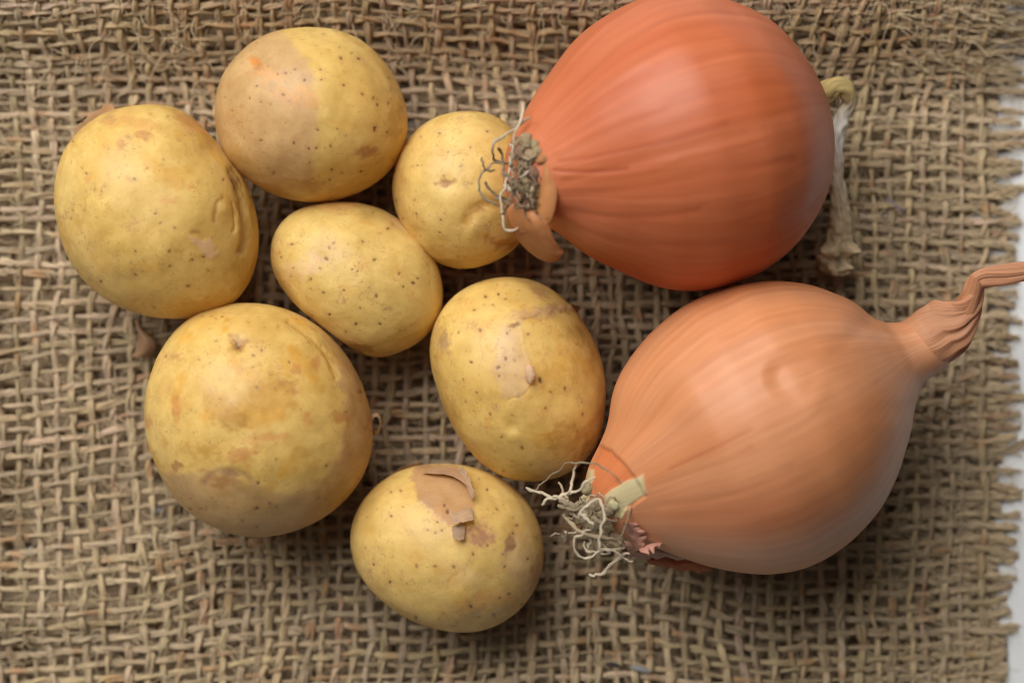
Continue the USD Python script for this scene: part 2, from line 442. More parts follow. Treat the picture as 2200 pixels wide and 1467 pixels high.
# ------------------------------------------------------------------ potatoes
_ico = trimesh.creation.icosphere(6)
_d = _ico.vertices.copy()
_z = _d[:, 2]
_lat = np.arcsin(np.clip(_z, -1, 1))
_nl = np.where(_lat > -np.pi / 6, (_lat + np.pi / 6) / (2 * np.pi / 3) * np.pi / 2, (_lat + np.pi / 6) / (np.pi / 3) * np.pi / 2)  # more points on the upper half
_az = np.arctan2(_d[:, 1], _d[:, 0])
DIR = np.stack([np.cos(_nl) * np.cos(_az), np.cos(_nl) * np.sin(_az), np.sin(_nl)], -1)
DIRF = _ico.faces


def radial(outline, c, sig=6):
    o = np.asarray(outline, float)
    th = np.arctan2(-(o[:, 1] - c[1]), o[:, 0] - c[0]) % (2 * np.pi)
    r = np.hypot(*(o - c).T)
    k = np.argsort(th)
    th, r = th[k], r[k]
    cs = CubicSpline(np.append(th, th[0] + 2 * np.pi), np.append(r, r[0]), bc_type='periodic')
    g = np.linspace(0, 2 * np.pi, 361)[:-1]
    rr = gaussian_filter1d(cs(np.where(g < th[0], g + 2 * np.pi, g)), sig, mode='wrap')
    return lambda a: np.interp(a % (2 * np.pi), np.append(g, 2 * np.pi), np.append(rr, rr[0]))


def silhouette_gain(v, c, tgt):
    """how much the shape must grow in each direction for its outline, as the camera sees it, to be tgt"""
    p = PX(v) - c
    th = np.arctan2(-p[:, 1], p[:, 0]) % (2 * np.pi)
    b = (th / (2 * np.pi) * 180).astype(int) % 180
    mx = np.zeros(180)
    np.maximum.at(mx, b, np.hypot(*p.T))
    g = np.arange(180) * np.pi / 90 + np.pi / 180
    gain = gaussian_filter1d(tgt(g) / np.maximum(mx, 1e-6), 2, mode='wrap')
    return lambda a: np.interp(a % (2 * np.pi), np.concatenate([[g[-1] - 2 * np.pi], g, [g[0] + 2 * np.pi]]), np.concatenate([[gain[-1]], gain, [gain[0]]]))


YEL = np.array([.70, .468, .142])
TAN = np.array([.51, .315, .155])
BRN = np.array([.36, .17, .055])
DRK = np.array([.10, .05, .025])
ORG = np.array([.66, .37, .075])
PNK = np.array([.64, .42, .25])


def paint(v, nrm, spec, seed, base=YEL):
    """colour and relief of a skin; marks are given where they lie on it (photo px)"""
    r = np.random.default_rng(seed)
    p = PX(v)
    up = sstep(-.1, .15, nrm[:, 2])
    col = np.broadcast_to(base, v.shape).copy()
    h = np.zeros(len(v))
    m1 = meshkit.fbm(v * .10 + seed * 5, 4, seed)
    col = col * (1 + (m1 - .5)[:, None] * np.array([.22, .36, .60]))
    m2 = sstep(.56, .74, meshkit.fbm(v * .21 + seed * 9, 4, seed + 1)) * min(1, .18 + spec.get('mottle', .35))
    col = col * (1 - m2[:, None]) + ORG * m2[:, None]
    lines = shapely.points(p)
    for poly, c, s, soft, raise_ in spec.get('patch', []):
        q = p + (np.stack([meshkit.fbm(v * .55 + 3, 3, seed + 5), meshkit.fbm(v * .55 + 8, 3, seed + 6)], -1) - .5) * spec.get('jit', 24)
        g = shapely.Polygon(poly)
        sd = shapely.distance(g.exterior, shapely.points(q)) * np.where(shapely.contains_xy(g, q), 1, -1)
        w = sstep(-soft, soft, sd) * up
        col = col * (1 - (w * s)[:, None]) + np.array(c) * (1 + (m1 - .5) * .35)[:, None] * (w * s)[:, None]
        h += w * raise_
    for x, y, rx, ry, ang, c, s in spec.get('blotch', []):
        a = math.radians(ang)
        q = p - [x, y] + (np.stack([meshkit.fbm(v * .8, 3, seed + 7), meshkit.fbm(v * .8 + 9, 3, seed + 8)], -1) - .5) * min(rx, ry) * 2.2
        e = np.hypot((q[:, 0] * math.cos(a) + q[:, 1] * math.sin(a)) / rx, (-q[:, 0] * math.sin(a) + q[:, 1] * math.cos(a)) / ry)
        w = sstep(1.25, .45, e) * s * up * (.6 + .8 * meshkit.fbm(v * 1.6, 3, seed + 9)).clip(0, 1.1)
        col = col * (1 - w[:, None]) + np.array(c) * w[:, None]
    cand = np.nonzero(nrm[:, 2] > .1)[0]
    for k in r.choice(cand, spec.get('scuffs', 60), replace=False):      # faint scuffs and netted skin
        x, y = p[k]; rx = r.uniform(5, 26); ry = rx * r.uniform(.25, .8); a = r.uniform(0, np.pi)
        near = np.hypot(*(p - [x, y]).T) < rx * 2.5
        q = p[near] - [x, y] + (np.stack([meshkit.fbm(v[near] * 1.1, 3, seed + 17), meshkit.fbm(v[near] * 1.1 + 9, 3, seed + 18)], -1) - .5) * rx * 1.6
        e = np.hypot((q[:, 0] * math.cos(a) + q[:, 1] * math.sin(a)) / rx, (-q[:, 0] * math.sin(a) + q[:, 1] * math.cos(a)) / ry)
        w = sstep(1.3, .2, e) * r.uniform(.18, .6) * up[near] * sstep(.35, .65, meshkit.fbm(v[near] * 2.6, 3, seed + 19))
        cc = [BRN * 1.7, ORG * .8, TAN * .8][r.integers(0, 3)]
        col[near] = col[near] * (1 - w[:, None]) + cc * w[:, None]
    for line, wd, depth, c, s in spec.get('crease', []):
        d = shapely.distance(shapely.LineString(spline(line, 40)), shapely.points(p + (np.stack([meshkit.fbm(v * .7, 2, seed + 11), meshkit.fbm(v * .7 + 4, 2, seed + 12)], -1) - .5) * 8))
        w = np.exp(-(d / wd) ** 2) * up
        h -= w * depth
        col = col * (1 - (w * s)[:, None]) + np.array(c) * (w * s)[:, None]
    for x, y, rad, depth in spec.get('dent', []):
        h -= depth * np.exp(-((p - [x, y]) ** 2).sum(1) / rad ** 2) * up
    sp = [(x, y, q * r.uniform(.75, 1.0), r.uniform(.55, 1.0)) for x, y, q in spec.get('spots', [])]
    cx, cy = p.mean(0)
    cand = np.nonzero(nrm[:, 2] > .05)[0]
    for k in r.choice(cand, spec.get('nspots', 45), replace=False):
        sp.append((*p[k], r.uniform(1.8, 4.6), r.uniform(.12, .6)))
    for x, y, q, s in sp:
        d2 = np.hypot(*(p - [x, y]).T)
        near = d2 < q * 6
        if not near.any(): continue
        ang = r.uniform(0, np.pi); dd = p[near] - [x, y]
        e = np.hypot(dd[:, 0] * math.cos(ang) + dd[:, 1] * math.sin(ang), 1.45 * (-dd[:, 0] * math.sin(ang) + dd[:, 1] * math.cos(ang)))
        w = sstep(q * 1.15, q * .35, e) * s * .88 * up[near]
        halo = np.exp(-(e / (q * 2.3)) ** 2) * .28 * s * up[near]
        cc = col[near] * (1 - halo[:, None]) + BRN * 1.2 * halo[:, None]
        col[near] = cc * (1 - w[:, None]) + DRK * w[:, None]
        h[near] -= .10 * w
    return col.clip(.01, .95), h


def potato(label, outline, hgt, spec, seed, base=YEL, lift=0.0):
    o = np.array(outline, float)
    c = (o.max(0) + o.min(0)) / 2
    tgt = radial(o, c)
    zc = REST + hgt * .98 + lift
    cw = W(*c, zc)
    k = (CAM_H - zc) / CAM_H / 10
    th = np.arctan2(DIR[:, 1], DIR[:, 0]); cf = np.hypot(DIR[:, 0], DIR[:, 1]); sf = DIR[:, 2]
    g = np.linspace(0, 2 * np.pi, 181)[:-1]
    mean = math.sqrt((tgt(g) ** 2).mean())
    # the lowest harmonic (an ellipse) holds near the poles, the full outline at the waist
    f2 = (tgt(g) * np.exp(-2j * g)).mean()
    r_el = mean + 2 * np.real(f2 * np.exp(2j * th))
    rr = r_el + (tgt(th) - r_el) * cf ** 2
    pr = np.sign(sf) * np.abs(sf) ** 1.0
    def build(gain=None):
        q = rr * k * cf
        if gain is not None:
            q = q * (1 + (gain(th) - 1) * cf ** 2)
        v = np.stack([np.cos(th) * q, np.sin(th) * q, pr * hgt], -1)
        n = v / np.linalg.norm(v, axis=1, keepdims=True)
        v = v + n * ((meshkit.fbm(n * 1.5 + seed * 3.1, 2, seed) - .5) * .075 * hgt + (meshkit.fbm(n * 4.5 + seed * 3.1, 2, seed + 3) - .5) * .022 * hgt)[:, None]
        return v + cw
    v = build()
    g1 = silhouette_gain(v, c, tgt); v = build(g1)
    g2 = silhouette_gain(v, c, tgt); v = build(lambda a: g1(a) * g2(a))
    nrm = smooth_normals(v, DIRF)
    col, h = paint(v, nrm, spec, seed, base)
    v = v + nrm * h[:, None]
    v[:, 2] += REST - v[:, 2].min() + lift
    t = thing('potato', label, 'potato', (cw[0], cw[1], v[:, 2].min()))
    put('skin', v, DIRF, M_potato, t, col)
    return t, v


Z1, Z2, Z3, Z4, Z5, Z6, Z7 = 19.0, 18.0, 15.5, 15.0, 20.5, 17.5, 16.5
def on(v, px, py, off=.25):
    """the height of the surface v where it is seen at a pixel"""
    px, py = np.atleast_1d(px), np.atleast_1d(py)
    P = PX(v); out = []
    for a, b in zip(px, py):
        d = np.hypot(P[:, 0] - a, P[:, 1] - b)
        k = d < 7
        out.append(v[k, 2].max() if k.any() else v[np.argmin(d), 2])
    return np.array(out) + off


def lay(v, pts, off=.25):
    """(px, py[, lift]) points laid on the surface v"""
    return [(p[0], p[1], float(on(v, p[0], p[1], off)[0]) + (p[2] if len(p) > 2 else 0)) for p in pts]


p1, v1 = potato('large oval yellow potato with deep creases on its right, farthest left of the potatoes',
    [(117,420),(135,330),(190,265),(250,234),(320,226),(375,230),(425,262),(470,312),(510,360),(542,425),(557,500),(548,580),(515,640),(460,674),(390,685),(320,680),(240,650),(170,590),(130,510)], Z1,
    dict(mottle=.42, nspots=40, scuffs=120,
         spots=[(290,385,5),(318,362,4),(365,540,6),(366,572,6),(405,615,7),(218,605,6),(292,590,6),(186,373,5),(480,387,5),(414,558,5),(438,552,5),(292,540,4),(345,480,5),(335,460,4),(376,490,5)],
         blotch=[(310,290,17,14,0,BRN*1.3,.75),(262,307,12,10,0,BRN*1.6,.6),(300,265,60,14,15,BRN*1.7,.45),(235,262,22,14,30,BRN*1.5,.5),(415,268,52,16,25,BRN*1.6,.7),(440,300,30,18,40,ORG*.8,.7),(190,387,9,13,30,BRN*1.7,.5),(278,383,9,6,30,BRN*1.6,.5),(420,498,13,7,0,BRN*1.2,.75),(350,432,20,12,0,BRN*2,.4),(375,432,12,7,0,BRN*1.7,.5),(410,402,14,8,0,BRN*1.9,.5),(508,392,9,20,-15,DRK*1.6,.8),(430,655,70,22,-10,ORG*.75,.6),(510,600,30,50,20,ORG*.8,.5),(225,395,7,10,0,BRN*1.6,.4),(150,490,20,60,10,ORG*.8,.35)],
         patch=[([(405,505),(425,512),(450,520),(472,545),(460,555),(425,540)],PNK*1.15,.7,4,.12),([(465,245),(480,265),(455,262),(395,242)],PNK,.5,6,.1)],
         crease=[([(498,370),(512,405),(522,450),(527,500),(520,540)],9,.62,BRN*.8,.65),([(475,425),(463,445),(460,475)],4,.14,BRN*1.1,.6),([(500,440),(505,470),(500,500)],4,.3,ORG,.3)],
         dent=[(480,450,16,-.5),(430,430,60,-.4)]), 1)
p2, v2 = potato('round potato half covered in tan skin, topmost of the potatoes',
    [(462,230),(475,170),(520,110),(580,72),(650,60),(740,70),(810,115),(855,180),(876,255),(868,320),(830,375),(780,410),(710,432),(640,432),(570,410),(510,365),(470,300)], Z2,
    dict(mottle=.22, nspots=34,
         spots=[(634,150,5),(614,158,5),(597,160,4),(655,173,6),(609,205,6),(552,186,4),(537,212,4),(561,220,4),(500,238,4),(683,280,6),(711,315,6),(691,172,4),(689,150,4),(739,184,5),(779,203,6),(803,211,6),(811,226,5),(733,126,6),(771,127,5),(756,115,4),(805,280,7),(832,285,6),(806,275,5),(632,308,5),(664,320,5),(680,319,5),(666,350,5),(713,365,5),(735,372,5),(589,372,6),(776,369,5),(709,387,5),(561,302,5),(835,222,5),(725,278,4)],
         blotch=[(548,130,16,9,20,np.array([.62,.24,.04]),.9),(556,146,12,10,0,BRN*.8,.6),(790,328,30,12,-12,BRN*1.25,.85),(668,398,26,16,0,BRN*1.1,.85),(610,212,28,24,0,BRN*2,.4),(655,215,26,30,0,BRN*2.1,.4),(575,160,40,20,20,BRN*2.2,.35),(845,265,16,45,0,ORG*.8,.6),(520,350,60,30,35,ORG*.75,.5),(660,405,120,22,0,ORG*.7,.45)],
         patch=[([(600,40),(613,72),(640,105),(665,135),(674,175),(680,230),(684,290),(675,360),(650,450),(400,450),(400,40)],TAN,.78,14,.06)],
         dent=[(545,138,14,.5)]), 2)
p3, v3 = potato('smooth pale yellow potato partly hidden by the roots of the darker onion',
    [(843,400),(858,335),(900,275),(960,245),(1020,240),(1075,255),(1115,295),(1140,350),(1148,420),(1140,480),(1110,530),(1050,567),(980,577),(920,552),(870,495)], Z3,
    dict(mottle=.18, nspots=40,
         spots=[(897,356,4),(945,287,4),(963,327,4),(895,460,5),(947,473,4),(1047,283,4),(1011,317,4),(953,378,4),(945,500,4)],
         blotch=[(960,393,22,11,-8,BRN*1.0,.85),(935,397,6,5,0,BRN*.9,.6),(1030,452,12,7,0,BRN*1.2,.8),(1010,465,22,12,-45,ORG*.75,.7),(1060,440,50,8,5,ORG*.7,.65),(1090,525,50,10,5,BRN*1.3,.55),(960,565,70,12,0,ORG*.7,.5)],
         crease=[([(1000,482),(1012,462),(1032,444),(1070,438)],15,.5,ORG*.7,.5),([(1050,515),(1080,528),(1115,522)],8,.45,BRN*1.3,.4)],
         dent=[(1015,490,22,-.7),(960,393,20,.5)]), 3, base=YEL * [1.03, 1.05, 1.15])
p4, v4 = potato('small smooth oval potato with dark specks, in the middle of the other potatoes',
    [(580,540),(595,490),(630,455),(690,437),(760,435),(830,455),(890,500),(935,560),(952,630),(940,690),(900,735),(850,760),(800,768),(750,745),(690,700),(640,660),(600,610)], Z4,
    dict(mottle=.12, nspots=16,
         spots=[(627,525,6),(707,532,6),(717,522,6),(700,556,7),(780,519,6),(805,558,7),(834,491,6),(858,588,7),(888,608,8),(867,616,5),(898,598,5),(809,636,7),(695,629,6),(739,624,4),(668,600,5),(708,676,5),(765,696,6),(817,696,5),(630,576,4),(604,553,4),(687,577,4),(757,579,4),(769,583,4),(778,606,4),(774,662,4)],
         blotch=[(775,747,32,12,8,BRN*.95,.8),(730,447,40,8,0,BRN*2.2,.4),(855,480,26,12,40,PNK*.8,.4),(655,575,60,24,-20,PNK*1.1,.5),(605,610,20,50,-20,ORG*.8,.4)],
         dent=[(680,552,28,.35)]), 4, base=YEL * [1.0, 1.04, 1.12])
p5, v5 = potato('largest round potato, blotched orange with a curl of skin on its right side',
    [(310,890),(325,800),(360,730),(420,675),(500,652),(580,655),(660,685),(730,745),(780,830),(800,910),(790,1000),(745,1070),(680,1120),(600,1148),(530,1152),(460,1132),(390,1085),(340,1010)], Z5,
    dict(mottle=.95, nspots=60, jit=46, scuffs=130,
         spots=[(512,742,9),(508,735,7),(478,680,5),(455,680,4),(545,763,5),(563,752,5),(622,778,4),(553,832,6),(428,773,4),(465,732,4),(702,1000,5),(410,1092,4),(552,1091,6),(580,1080,5),(595,1088,5),(521,1118,6),(552,1130,5),(775,842,5),(555,1037,6),(745,705,4),(357,765,6)],
         blotch=[(512,738,22,18,20,BRN*.8,.6),(615,828,26,15,35,BRN*1.25,.85),(637,793,14,12,0,BRN*1.4,.7),(378,765,14,9,0,BRN*1.3,.6),(400,725,26,16,0,ORG*1.1,.8),(378,880,12,32,0,BRN*1.7,.75),(383,1000,14,11,0,BRN*1.1,.85),(320,905,10,16,0,BRN*1.5,.6),(500,900,46,22,0,ORG*.72,.85),(470,870,40,30,30,ORG*.8,.7),(590,850,60,36,0,ORG*.85,.7),(520,975,45,16,-15,BRN*1.6,.75),(440,965,40,24,0,ORG*.8,.6),(560,840,70,60,0,ORG*.9,.5),(660,900,12,16,0,BRN*1.7,.7),(735,895,22,12,20,BRN*1.5,.7),(680,780,12,24,15,BRN*1.5,.6),(580,940,60,10,-8,BRN*1.8,.6),(650,970,26,14,0,ORG*.8,.5),(470,1030,46,18,8,BRN*1.1,.7),(500,1015,22,9,10,np.array([.25,.13,.10]),.6),(720,1060,40,40,0,ORG*.7,.5),(445,690,50,14,-20,ORG,.5)],
         patch=[([(590,640),(640,672),(690,710),(720,770),(735,850),(745,920),(730,970),(700,1030),(640,1055),(560,1045),(500,1020),(420,1010),(340,1015),(340,1180),(860,1180),(860,640)],TAN,.70,13,.06)],
         crease=[([(620,690),(660,720),(700,760),(722,810)],6,.35,ORG*.8,.4),([(440,1035),(470,1012),(510,1012),(540,1030)],7,.10,np.array([.25,.13,.10]),.4)],
         dent=[(512,740,16,.7)]), 5)
p6, v6 = potato('upright oval potato with a peeling pale strip down its middle, beside the paler onion',
    [(922,750),(935,690),(970,640),(1030,605),(1100,595),(1170,612),(1225,655),(1270,720),(1298,800),(1300,880),(1285,950),(1245,1000),(1190,1028),(1130,1034),(1070,1020),(1010,970),(965,900),(935,820)], Z6,
    dict(mottle=.5, nspots=60, scuffs=90,
         spots=[(1043,637,5),(1071,632,5),(1086,642,5),(1019,666,5),(1031,709,6),(985,714,5),(1012,778,6),(1087,771,6),(1070,790,8),(1072,808,5),(1090,716,6),(1135,718,5),(1214,834,6),(1172,876,5),(1053,890,6),(1078,938,6),(1122,962,6),(1252,890,5),(1160,818,8),(995,815,4),(1024,843,5),(1183,842,4)],
         blotch=[(1104,698,16,6,-10,DRK*2,.8),(957,735,13,26,10,np.array([.30,.18,.12]),.65),(1160,670,80,14,-8,TAN,.75),(1200,800,60,40,0,ORG*.85,.6),(1240,720,40,24,30,ORG*.7,.6),(1160,630,24,10,20,BRN*1.5,.5),(1220,940,50,40,0,ORG*.72,.6),(970,890,20,50,-20,ORG*.7,.5),(1090,918,26,26,0,YEL*1.12,.6),(1160,815,10,5,40,DRK*2,.7)],
         patch=[([(1085,695),(1110,700),(1125,750),(1140,790),(1142,830),(1115,855),(1085,855),(1060,800),(1065,740)],PNK*[1.08,1.1,1.12],.55,9,.06),([(1105,685),(1175,662),(1235,655),(1235,668),(1170,675),(1110,690)],TAN,.7,4,.25)],
         crease=[([(1142,830),(1125,848),(1092,860)],2.5,.1,YEL*1.2,.5),([(1120,690),(1128,750),(1143,800)],3,-.06,PNK*1.1,.3)],
         dent=[(1100,918,15,.5),(1098,935,18,-.25)]), 6)
p7, v7 = potato('smooth oval potato with a brown flap of skin on its top, nearest the bottom edge',
    [(752,1160),(765,1100),(800,1050),(860,1010),(930,996),(1000,1000),(1080,1030),(1135,1080),(1165,1150),(1165,1220),(1140,1280),(1090,1330),(1020,1357),(960,1355),(880,1330),(810,1280),(765,1220)], Z7,
    dict(mottle=.14, nspots=30,
         spots=[(840,1108,6),(840,1056,5),(861,1053,5),(895,1215,7),(935,1216,7),(975,1217,7),(1017,1190,6),(803,1212,5),(838,1250,5),(919,1138,5),(936,1144,6),(950,1139,5),(1068,1093,6),(1111,1128,6),(1047,1051,6),(1048,1171,5),(1094,1275,7),(1074,1284,5),(1012,1302,6),(1061,1320,6),(1030,1324,5),(894,1326,5),(1134,1200,5),(1120,1297,5),(962,1099,8),(1085,1217,6),(1080,1190,4),(1102,1145,5),(955,1085,5),(940,1121,4)],
         blotch=[(1095,1165,10,26,12,np.array([.26,.13,.09]),.85),(1098,1172,8,12,0,BRN*.8,.7),(1150,1235,14,38,12,BRN*1.2,.7),(1028,1150,32,26,0,np.array([.45,.23,.13]),.9),(1040,1290,90,22,-15,BRN*2,.4),(985,1240,40,30,0,PNK,.3),(1120,1200,40,80,0,PNK,.45)],
         patch=[([(885,990),(886,1030),(898,1075),(935,1110),(962,1128),(985,1125),(1012,1112),(1020,1068),(1000,1030),(985,1000)],TAN*[.92,.84,.84],.88,6,.10)],
         crease=[([(962,1262),(968,1245),(985,1232)],3,.07,ORG,.5)]), 7, base=YEL * [.99, 1.0, 1.08])

PEEL = np.array([.52, .31, .17])
# loose bits of skin still fastened to their potatoes
def flake(par, v, A, B, tint, seed, label, off=.3, bow=0, wob=.3, rag=.8, thick=.06):
    a = lay(v, A, off) if v is not None else A
    b = lay(v, B, off) if v is not None else B
    vv, ff, fb_ = sheet(a, b, 24, 9, thick, wob=wob, seed=seed, rag=rag, bow=bow)
    k = meshkit.fbm(vv * .5 + seed, 3, seed)
    return put('skin_flake', vv, ff, M_peel, par, np.array(tint)[None] * (.75 + .5 * k)[:, None], fb_, label=label)


flake(p7, v7, [(905,1015),(940,1005),(985,1008)], [(990,1020,.5),(1008,1042,1.0),(1020,1066,1.6)], PEEL * 1.05, 71, 'brown lifted flap of skin', bow=1.0, rag=0)
flake(p7, v7, [(985,1012,.2),(1000,1040,.4),(1014,1072,.4)], [(990,1005,1.8),(1010,1030,2.4),(1022,1064,2.6)], PNK * .85, 72, 'pale folded edge of the skin flap', wob=.2)
flake(p7, v7, [(970,1100,.5),(992,1096,.6),(1014,1090,.5)], [(972,1126,1.6),(994,1121,2.0),(1018,1116,1.7)], PNK * .85, 73, 'pale square of torn skin', wob=.15, rag=.3)
flake(p7, v7, [(970,1130,.2),(985,1127,.3),(1000,1124,.2)], [(974,1156,1.0),(988,1160,1.4),(998,1158,1.0)], PNK * .7, 74, 'small torn tab of skin', wob=.2, rag=.3)
flake(p1, None, [(172,298,21),(205,262,23),(250,242,24)], [(158,280,22),(192,245,24),(240,221,25)], PNK * 1.05, 75, 'pale strip of skin lifting off the upper left rim', wob=.6)
flake(p1, None, [(262,240,24),(290,234,25),(318,234,24)], [(268,230,25),(296,225,26),(322,229,25)], np.array([.62, .30, .08]), 76, 'orange brown scrap of skin at the top rim', wob=.4)
flake(p6, None, [(1195,664,24),(1215,668,23),(1240,672,20)], [(1210,656,26),(1228,655,25),(1248,660,21)], PEEL * .8, 77, 'brown tag of skin sticking out of the upper right rim', wob=.6)
flake(p6, v6, [(1132,782,.2),(1128,806,.3),(1135,822,.2)], [(1146,788,.9),(1148,808,1.2),(1144,824,.8)], PNK * 1.1, 78, 'small pale blister of lifted skin', bow=.5, wob=.15, rag=.2)
flake(p7, None, [(842,1022,20),(872,1012,20),(895,1008,20)], [(845,1012,21),(872,1000,22),(900,994,22)], PEEL * .85, 79, 'thin brown strip of skin lifting off the upper rim', wob=.4)
# the curl on the largest potato
ang = np.linspace(-2.6, 2.4, 22)
A = [(808 + 15 * math.cos(a) * (1 - .02 * q) - (4 if q < 3 else 0), 910 - 24 * math.sin(a), 22 + .1 * q) for q, a in enumerate(-ang)]
B = [(808 + 8 * math.cos(a) , 910 - 16 * math.sin(a), 26 + .1 * q) for q, a in enumerate(-ang)]
flake(p5, None, A, B, PNK * 1.15, 80, 'small curl of skin peeling off the right side', wob=.15, rag=.2)

# ------------------------------------------------------------------ onions
NA, NS = 340, 230


def onion(outline, root, stem, prof, center, zc, tiltz, ribs, seed, sig=5, free=None):
    """root, stem: photo px of the two poles; tiltz: how far the root pole is above the stem pole (mm)"""
    r3 = W(root[0], root[1], zc + tiltz / 2); s3 = W(stem[0], stem[1], zc - tiltz / 2)
    ax = s3 - r3; L = np.linalg.norm(ax); ax /= L
    side = np.cross([0, 0, 1.0], ax); side /= np.linalg.norm(side)
    upv = np.cross(ax, side)
    s = np.linspace(0, 1, NS)
    s = s - .055 * np.sin(2 * np.pi * s)          # more rings at the poles
    P = PchipInterpolator(*np.array(prof).T)
    a = np.linspace(0, 2 * np.pi, NA, endpoint=False)
    S, A = np.meshgrid(s, a, indexing='ij')
    R = P(S)
    rib = meshkit.fbm(np.stack([np.cos(A) * 5.5, np.sin(A) * 5.5, S * 1.3], -1) + seed * 7, 3, seed) - .5
    big = meshkit.fbm(np.stack([np.cos(A) * 1.2, np.sin(A) * 1.2, S * 1.5], -1) + seed * 3, 2, seed + 1) - .5
    env = np.sin(np.pi * np.clip(S, .02, 1)) ** .5
    R = R * (1 + ribs * rib * env * (1.3 - S) + .05 * big)
    v = r3 + ax * (S * L)[..., None] + (side * np.cos(A)[..., None] + upv * np.sin(A)[..., None]) * R[..., None]
    sh = v.shape
    v = v.reshape(-1, 3)
    c = np.array(center, float)
    if outline is not None:
        tgt = radial(outline, c, sig)
        for _ in range(3):
            g = silhouette_gain(v, c, tgt)
            p = PX(v) - c
            th = np.arctan2(-p[:, 1], p[:, 0]); rho = np.hypot(*p.T) / tgt(th)
            cw = W(c[0] + np.zeros(len(v)), c[1] + np.zeros(len(v)), v[:, 2])
            gn = g(th)
            if free is not None:      # the neck grows out of the bulb here and keeps its own shape
                d = np.abs((np.degrees(th) - free[0] + 180) % 360 - 180)
                gn = 1 + (gn - 1) * sstep(free[1], free[1] + 18, d)
            k = 1 + (gn - 1) * np.clip(rho, 0, 1) ** 2
            v[:, :2] = cw[:, :2] + (v[:, :2] - cw[:, :2]) * k[:, None]
    f = grid_faces(NS, NA)[:, ::-1]
    v = np.vstack([v, v[:NA].mean(0), v[-NA:].mean(0)])
    f = np.vstack([f[:, [0, 1, 2]], f[:, [0, 2, 3]]])
    q = np.arange(NA); n = (q + 1) % NA
    f = np.vstack([f, np.stack([np.full(NA, NA * NS), q, n], 1), np.stack([np.full(NA, NA * NS + 1), NA * (NS - 1) + n, NA * (NS - 1) + q], 1)])
    ext = lambda z: np.concatenate([z.ravel(), [z.ravel()[0], z.ravel()[-1]]])
    fn = smooth_normals(v, f)
    if (fn * (v - v.mean(0))).sum() < 0:
        f = f[:, ::-1]
    return v, f, ext(S), ext(A), (r3, s3, ax, side, upv, L)


def fibcoord(S, A, k=14.0, ks=1.4, seed=0):
    return np.stack([np.cos(A) * k, np.sin(A) * k, S * ks + seed * 3.1], -1)


def px_mask(v, poly, soft, jit=6, seed=0):
    p = PX(v) + (np.stack([meshkit.fbm(v * .5, 3, seed), meshkit.fbm(v * .5 + 7, 3, seed + 1)], -1) - .5) * jit
    g = shapely.Polygon(poly)
    sd = shapely.distance(g.exterior, shapely.points(p)) * np.where(shapely.contains_xy(g, p), 1, -1)
    return sstep(-soft, soft, sd)


def px_line(v, line, wd):
    return np.exp(-(shapely.distance(shapely.LineString(spline(line, 40)), shapely.points(PX(v))) / wd) ** 2)


# --- the darker onion
O1 = [(1112,272),(1130,238),(1154,198),(1192,146),(1236,90),(1284,52),(1338,20),(1395,-2),(1448,-13),(1510,-6),(1580,14),(1650,50),(1710,110),(1755,180),(1780,250),(1786,300),(1780,390),(1752,460),(1702,530),(1640,580),(1560,615),(1470,627),(1400,615),(1320,580),(1250,545),(1190,500),(1130,470),(1085,420),(1082,350),(1095,300)]
prof1 = [(0, 7.5), (.012, 9.2), (.05, 11.8), (.12, 16.2), (.22, 22), (.35, 27.8), (.48, 30.6), (.58, 31.0), (.70, 29), (.80, 25), (.89, 18.5), (.95, 11), (.985, 5), (1, 2.4)]
v, f, S, A, fr1 = onion(O1, (1112, 398), (1790, 225), prof1, (1450, 312), 33.5, 17.0, .012, 31, 3)
nrm = smooth_normals(v, f); up = sstep(-.1, .2, nrm[:, 2])
fb = fibcoord(S, A, 12, 1.1, 1)
st = meshkit.fbm(fb * [.55, .55, 1.6] + 20, 3, 41); st2 = meshkit.fbm(fb * [.2, .2, .35] + 9, 3, 42); st3 = meshkit.fbm(fb * [1.4, 1.4, 1.2] + 3, 2, 43)
RED = np.array([.505, .122, .040]); PALE = np.array([.585, .19, .088]); DEEP = np.array([.43, .085, .024])
w = .6 * sstep(.32, .72, st * .5 + st2 * .5)[:, None]
col = RED * (1 - w) + PALE * w
d = sstep(.55, .75, st3)[:, None] * .35
col = col * (1 - d) + DEEP * d
endw = (sstep(.22, .02, S) * .5)[:, None]
col = col * (1 - endw) + np.array([.68, .22, .10]) * endw
h = np.zeros(len(v))
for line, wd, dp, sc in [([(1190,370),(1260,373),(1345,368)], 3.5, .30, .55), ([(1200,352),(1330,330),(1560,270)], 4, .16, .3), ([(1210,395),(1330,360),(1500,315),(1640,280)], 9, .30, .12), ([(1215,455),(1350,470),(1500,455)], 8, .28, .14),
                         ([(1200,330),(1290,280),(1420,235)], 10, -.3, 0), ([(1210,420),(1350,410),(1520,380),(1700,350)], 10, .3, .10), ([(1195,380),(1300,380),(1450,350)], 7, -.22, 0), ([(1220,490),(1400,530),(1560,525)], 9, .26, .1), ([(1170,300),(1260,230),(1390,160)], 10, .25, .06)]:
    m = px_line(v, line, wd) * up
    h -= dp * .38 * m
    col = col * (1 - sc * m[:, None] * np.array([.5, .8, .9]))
v = v + nrm * h[:, None]
dz = REST - v[:, 2].min(); v[:, 2] += dz
on1 = thing('onion', 'dark orange onion lying upper right with a pale stem hanging down its right side', 'onion', (*v.mean(0)[:2], REST))
vo1 = v
put('bulb', v, f, M_skin, on1, col.clip(.01, .9), fb)

